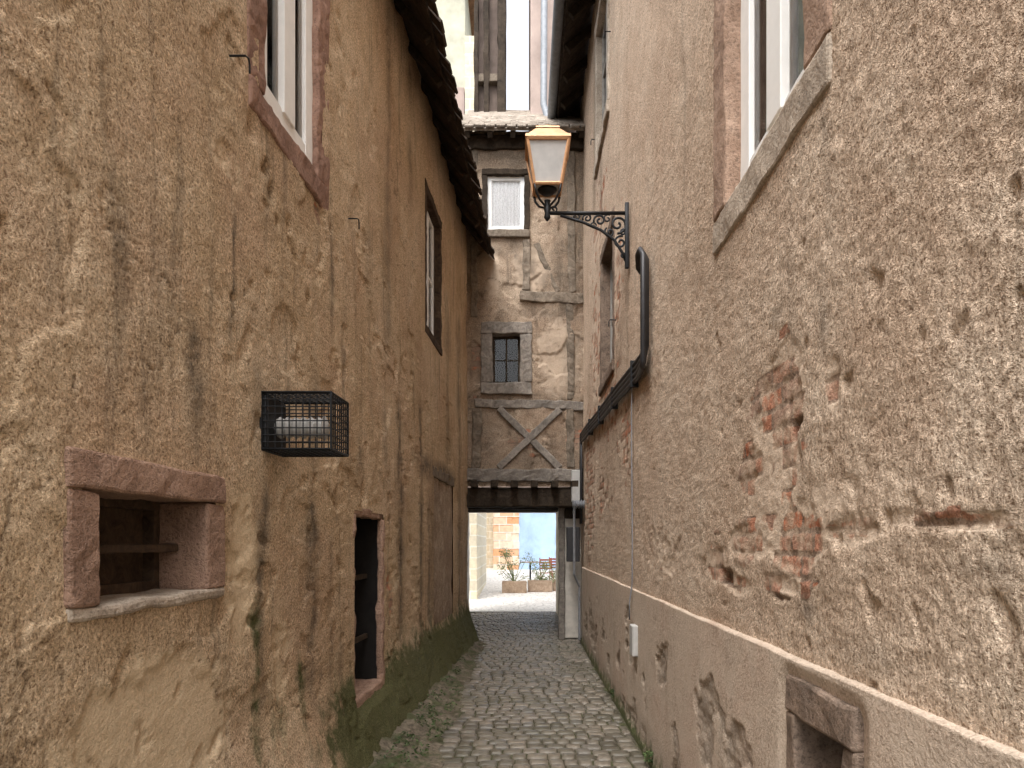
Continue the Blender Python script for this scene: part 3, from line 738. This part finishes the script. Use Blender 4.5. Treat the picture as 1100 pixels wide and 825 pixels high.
# ------------------------------------------------------------------ street lamp
LX, LY = .232, 6.29
SL = thing('street_lamp', (.965, LY, 4.3), 'wall-mounted lantern on a scrolled black wrought iron bracket', 'street lamp')
wx = PR(LY, 0, 0).x
bm = bmesh.new()
rect(bm, lambda s, z, d: Vector((s, LY + d, z)), wx - .045, wx - .012, 4.04, 4.62, -.02, .02, 0, .003)
tube(bm, [(wx - .03, LY, 4.53), (LX, LY, 4.53)], .017, 8)
def scroll(cx, cz, r0, r1, a0, a1, n=26):
    return [Vector((cx + (r0 + (r1 - r0) * k / n) * math.cos(a0 + (a1 - a0) * k / n), LY, cz + (r0 + (r1 - r0) * k / n) * math.sin(a0 + (a1 - a0) * k / n))) for k in range(n + 1)]
brace = [Vector((wx - .035, LY, 4.10)), Vector((wx - .07, LY, 4.18)), Vector((wx - .14, LY, 4.29)), Vector((wx - .26, LY, 4.38)), Vector((wx - .42, LY, 4.45)), Vector((wx - .62, LY, 4.51))]
tube(bm, brace, .013, 6)
for (a, b, r0, r1, a0, a1, t) in [(.11, 4.43, .082, .012, -1.6, 7.5, .011), (.27, 4.465, .055, .01, 3.5, -5.0, .010), (.38, 4.485, .042, .008, 3.5, -5.0, .009),
                                  (.085, 4.27, .06, .01, 1.2, 9.5, .010), (.47, 4.495, .032, .006, 3.4, -4.0, .008), (.18, 4.36, .048, .008, 2.2, 10.5, .009),
                                  (.06, 4.15, .034, .006, -1.5, 6.5, .008), (.06, 4.36, .035, .006, 0, 8, .008), (.20, 4.48, .04, .006, 1, 8, .008), (.33, 4.42, .03, .006, 0, 7, .007)]:
    tube(bm, scroll(wx - a, b, r0, r1, a0, a1), t, 6)
tube(bm, scroll(LX + .06, 4.565, .03, .006, -1.6, 5.0), .008, 6)
mk(bm, 'bracket', M['iron'], SL, smooth=True)
def frust(bm, z0, h0, z1, h1):
    a = [bm.verts.new((LX + sx * h0, LY + sy * h0, z0)) for sx, sy in ((-1, -1), (1, -1), (1, 1), (-1, 1))]
    b = [bm.verts.new((LX + sx * h1, LY + sy * h1, z1)) for sx, sy in ((-1, -1), (1, -1), (1, 1), (-1, 1))]
    for k in range(4): bm.faces.new((a[k], a[(k + 1) % 4], b[(k + 1) % 4], b[k]))
    return a, b
bm = bmesh.new()
zb, zt, hb, ht = 4.74, 5.10, .115, .178
for sx, sy in ((-1, -1), (1, -1), (1, 1), (-1, 1)):
    tube(bm, [(LX + sx * hb, LY + sy * hb, zb), (LX + sx * ht, LY + sy * ht, zt)], .014, 6)
for (z, h, r) in ((zb, hb, .015), (zt, ht, .018)):
    c = [(LX - h, LY - h, z), (LX + h, LY - h, z), (LX + h, LY + h, z), (LX - h, LY + h, z)]
    for k in range(4): tube(bm, [c[k], c[(k + 1) % 4]], r, 6)
ln = mk(bm, 'lantern', M['copper'], SL)
bm = bmesh.new(); a, b = frust(bm, zb, hb - .006, zt, ht - .006); bm.faces.new(a)
mk(bm, 'lantern_glass', M['frost'], ln)
bm = bmesh.new()
a, b = frust(bm, 5.105, .198, 5.13, .193); bm.faces.new(a)
a, b = frust(bm, 5.13, .183, 5.235, .095); a, b = frust(bm, 5.235, .105, 5.25, .10); bm.faces.new(b)
tube(bm, [(LX, LY, 5.25), (LX, LY, 5.265), (LX, LY, 5.29), (LX, LY, 5.31)], [.075, .07, .045, .012], 14)
mk(bm, 'lantern_roof', M['copper'], ln)
bm = bmesh.new()
for k, (dx, dy) in enumerate(((-1, -1), (1, -1), (1, 1), (-1, 1))):
    pts = [(LX + dx * hb, LY + dy * hb, 4.735), (LX + dx * .105, LY + dy * .105, 4.68), (LX + dx * .07, LY + dy * .07, 4.62), (LX + dx * .02, LY + dy * .02, 4.585), (LX, LY, 4.57)]
    tube(bm, pts, .011, 6)
tube(bm, [(LX, LY, 4.46), (LX, LY, 4.49), (LX, LY, 4.53), (LX, LY, 4.57), (LX, LY, 4.60), (LX, LY, 4.64)], [.008, .03, .022, .035, .02, .03], 12)
tube(bm, [(LX, LY, 4.70), (LX, LY, 4.735)], [.05, .09], 12)
mk(bm, 'lantern_holder', M['iron'], ln, smooth=True)

# ------------------------------------------------------------------ caged flue
CG = thing('caged_flue_outlet', (-1.3, 3.7, 2.05), 'black wire cage guarding a ribbed metal flue outlet on the wall', 'vent')
s0, s1, z0, z1, D = 3.55, 3.83, 2.07, 2.355, .35
bm = bmesh.new()
def wire(a, b, r): tube(bm, [PL(*a), PL(*b)], r, 5)
n = 8
for k in range(n + 1):
    s = s0 + (s1 - s0) * k / n; z = z0 + (z1 - z0) * k / n; r = .007 if k in (0, n) else .0034
    wire((s, z0, D), (s, z1, D), r); wire((s0, z, D), (s1, z, D), r)
    wire((s, z0, 0), (s, z0, D), r); wire((s, z1, 0), (s, z1, D), r)
    wire((s0, z, 0), (s0, z, D), r); wire((s1, z, 0), (s1, z, D), r)
for k in range(11):
    d = D * k / 10; r = .0034 if k else .009
    wire((s0, z0, d), (s0, z1, d), r); wire((s1, z0, d), (s1, z1, d), r); wire((s0, z0, d), (s1, z0, d), r); wire((s0, z1, d), (s1, z1, d), r)
mk(bm, 'cage', M['iron'], CG)
bm = bmesh.new()
pts = []; rr = []
for k in range(15):
    pts.append(PL(3.7, 2.20, -.02 + .02 * k)); rr.append(.058 if k % 2 else .044)
pts += [PL(3.7, 2.20, .27), PL(3.7, 2.20, .29)]; rr += [.065, .02]
tube(bm, pts, rr, 18); mk(bm, 'flue_pipe', M['greyplastic'], CG)
bm = bmesh.new(); rect(bm, PL, 3.56, 3.82, 2.08, 2.345, -.02, .022, 0, .006); mk(bm, 'wall_plate', M['iron'], CG)

# ------------------------------------------------------------------ conduits
CD = thing('cable_conduit', (.93, 5.2, 3.0), 'bundle of black cable conduits clipped along the wall', 'conduit')
for i in range(4):
    bm = bmesh.new(); o = i * .046; e = i * .013; q = i * .03
    pts = [PR(5.50 - q, 3.66, -.03), PR(5.50 - q, 3.70, .03 + e), PR(5.42 - q, 3.77, .045 + e), PR(5.30 - q, 3.76, .045 + e), PR(5.24 - q, 3.70, .035 + e),
           PR(5.24 - q, 3.35, .035 + e), PR(5.24 - q, 3.06 - o, .035 + e), PR(5.255 - q, 3.035 - o, .038 + e), PR(5.30 - q, 3.03 - o, .04 + e * .7)]
    pts += [PR(y, 3.03 + (y - 5.3) * .052 - o, .042 + .004 * math.sin(y * 2)) for y in np.arange(5.6, 11.15, .5)]
    pts += [PR(11.2, 3.32 - o, .05), PR(11.25 - o * .7, 3.26 - o, .05), PR(11.25 - o * .7, 1.9, .05)]
    tube(bm, pts, .021, 8); mk(bm, 'conduit', M['plastic'], CD, smooth=True)
for y in np.arange(5.8, 11, 1.3):
    bm = bmesh.new(); z = 3.03 + (y - 5.3) * .052 - .07; rect(bm, PR, y, y + .03, z - .11, z + .11, 0, .07, 0, .004); mk(bm, 'clip', M['iron'], CD)
EB = thing('electric_box', (.9, 11.2, 1.8), 'grey electric junction box with ribbed insulators beside the passage', 'electric box')
bm = bmesh.new(); rect(bm, PB, .80, .97, 2.25, 2.75, .03, .16, 0, .012); mk(bm, 'box', M['greyplastic'], EB)
bm = bmesh.new(); pts = []; rr = []
for k in range(13): pts.append(Vector((.80 + .02 * k, 11.05, 2.2))); rr.append(.075 if k % 2 else .05)
tube(bm, pts, rr, 14); mk(bm, 'insulator', M['steel'], EB)
bm = bmesh.new(); tube(bm, [(.84, 11.2, 2.25), (.84, 11.2, 1.1), (.93, 11.3, .9), (.93, 11.3, .05)], .02, 8); mk(bm, 'pipe', M['steel'], EB)
bm = bmesh.new(); rect(bm, PB, .72, .93, 1.3, 1.85, .0, .16, 0, .012); mk(bm, 'meter_cabinet', M['plastic'], EB)
DC = thing('drop_cable', (.95, 5.95, .8), 'thin grey cable running down the wall to a small white box', 'cable')
bm = bmesh.new(); tube(bm, [PR(5.98 + .02 * math.sin(z * 3), z, .03 if z > 1.25 else .05) for z in np.arange(3.05, .8, -.15)], .006, 6); mk(bm, 'cable', M['steel'], DC, smooth=True)
bm = bmesh.new(); rect(bm, PR, 5.7, 5.86, .68, .93, .02, .07, 0, .01); mk(bm, 'junction_box', M['greyplastic'], DC)

# ------------------------------------------------------------------ courtyard
TH = thing('tall_stone_house', (-3, 19, 0), 'tall cream plastered house with stone blocks at its corner', 'house')
bm = bmesh.new(); rect(bm, PW, -7, -1.5, 0, 17, 19, 24, 0, .02); mk(bm, 'wall', M['cream'], TH)
bm = bmesh.new(); rect(bm, PW, -1.52, -1.18, 0, 15.2, 18.97, 24, 0, .02); mk(bm, 'quoins', M['beigest'], TH)
bm = bmesh.new(); rect(bm, PW, -7, -1.0, 17, 17.2, 18.7, 24, 0, .02); mk(bm, 'roof', M['tile'], TH)
SH = thing('stone_house', (-3, 31, .4), 'low house of yellow stone blocks across the courtyard', 'house')
bm = bmesh.new(); rect(bm, PW, -8, -1.22, .3, 7, 31, 36, 0, .02); mk(bm, 'wall', M['beigest'], SH)
bm = bmesh.new(); rect(bm, PW, -8.2, -1.1, 7, 7.2, 30.7, 36, 0, .02); mk(bm, 'roof', M['tile'], SH)
BH = thing('blue_house', (2, 30, .4), 'blue plastered house with orange and cream corner stones', 'house')
bm = bmesh.new(); rect(bm, PW, -.1, 8, .3, 7, 30, 36, 0, .02); mk(bm, 'wall', M['blue'], BH)
bm = bmesh.new()
for k in range(20):
    z = .35 + k * .33; w = .95 if k % 2 else .6
    rect(bm, PW, -1.18, -1.18 + w + .15, z, z + .32, 29.95, 30.3, 0, .015)
rect(bm, PW, -1.18, -.1, .3, 7, 29.98, 36, 0, .02)
mk(bm, 'quoins', M['quoin'], BH)
bm = bmesh.new(); rect(bm, PW, -1.3, 8.2, 7, 7.2, 29.7, 36, 0, .02); mk(bm, 'roof', M['tile'], BH)
for i, (x, y, w) in enumerate([(-.20, 20.8, .72), (.56, 21.1, .72), (1.3, 21.4, .7)]):
    pt = thing('planter', (x, y, gz(y)), 'wooden planter box filled with olive green shrubs', 'planter', 'planters in the courtyard')
    z = gz(y)
    bm = bmesh.new(); rect(bm, PW, x - w / 2, x + w / 2, z, z + .34, y - .2, y + .2, .003, .01)
    mk(bm, 'box', M['planter'], pt)
    bm = bmesh.new()
    h = [.95, .55, .3][i]
    for k in range(15):
        cx = x + random.uniform(-w * .55, w * .55); ch = random.uniform(.0, 1) * h
        tube(bm, [(x, y, z + .3), (cx, y, z + .35 + ch)], .008, 5)
        leaves(bm, (cx, y + random.uniform(-.1, .1), z + .35 + ch), (.17, .2, .15), 55, .03)
    mk(bm, 'shrub', M['leafo'], pt)
def chair(x, y, yaw):
    z = gz(y); c = thing('chair', (x, y, z), 'red-brown slatted folding chair', 'chair', 'terrace chairs')
    def Q(s, zz, d): return Vector((x + s * math.cos(yaw) - d * math.sin(yaw), y + s * math.sin(yaw) + d * math.cos(yaw), z + zz))
    bm = bmesh.new()
    for k in range(4): rect(bm, Q, -.2, .2, .43, .45, -.2 + k * .1, -.12 + k * .1, 0, .004)
    mk(bm, 'seat', M['redpaint'], c)
    bm = bmesh.new()
    for k in range(4): rect(bm, Q, -.2, .2, .55 + k * .09, .61 + k * .09, .2, .215, 0, .004)
    mk(bm, 'backrest', M['redpaint'], c)
    for sx in (-.2, .2):
        bm = bmesh.new(); tube(bm, [Q(sx, 0, -.2), Q(sx, .43, .12)], .016, 6); mk(bm, 'leg', M['redpaint'], c)
        bm = bmesh.new(); tube(bm, [Q(sx, 0, .2), Q(sx, .45, .17), Q(sx, .92, .22)], .016, 6); mk(bm, 'leg', M['redpaint'], c)
chair(.85, 22.6, .3); chair(1.2, 23.2, 2.6)
tb = thing('table', (.3, 23.4, gz(23.4)), 'small round terrace table', 'table')
bm = bmesh.new(); z = gz(23.4); tube(bm, [(.3, 23.4, z + .72), (.3, 23.4, z + .75)], .35, 20); mk(bm, 'table_top', M['planter'], tb)
bm = bmesh.new(); tube(bm, [(.3, 23.4, z), (.3, 23.4, z + .72)], .03, 8); mk(bm, 'leg', M['iron'], tb)

# ------------------------------------------------------------------ light
w = bpy.data.worlds.new("World"); scene.world = w; w.use_nodes = True
nt = w.node_tree; bg = nt.nodes['Background']
sky = nt.nodes.new('ShaderNodeTexSky'); sky.sky_type = 'NISHITA'; sky.sun_disc = False
el, az = math.radians(62), math.radians(200)
sky.sun_elevation = el; sky.sun_rotation = az; sky.dust_density = 5; sky.ozone_density = .6; sky.air_density = 1.0
hs = nt.nodes.new('ShaderNodeHueSaturation'); hs.inputs['Saturation'].default_value = .2; hs.inputs['Value'].default_value = 3.3
nt.links.new(sky.outputs[0], hs.inputs['Color']); nt.links.new(hs.outputs[0], bg.inputs[0])
bg.inputs[1].default_value = .15
sd = bpy.data.lights.new('sun', 'SUN'); sd.energy = 1.5; sd.angle = math.radians(50); sd.color = (1, .97, .93)
so = bpy.data.objects.new('sun', sd); col.objects.link(so)
v = Vector((math.sin(az) * math.cos(el), math.cos(az) * math.cos(el), math.sin(el)))
so.rotation_euler = (-v).to_track_quat('-Z', 'Y').to_euler()
scene.view_settings.view_transform = 'Standard'; scene.view_settings.look = 'None'; scene.view_settings.exposure = 0

cd = bpy.data.cameras.new('camera'); co_ = bpy.data.objects.new('camera', cd); col.objects.link(co_)
co_.location = (0, 0, 1.6); co_.rotation_euler = (math.radians(90), 0, 0)
cd.sensor_width = 36; cd.lens = 760 / 1100 * 36; cd.shift_y = .155; cd.shift_x = -.009; cd.clip_end = 500; cd.clip_start = .05
scene.camera = co_
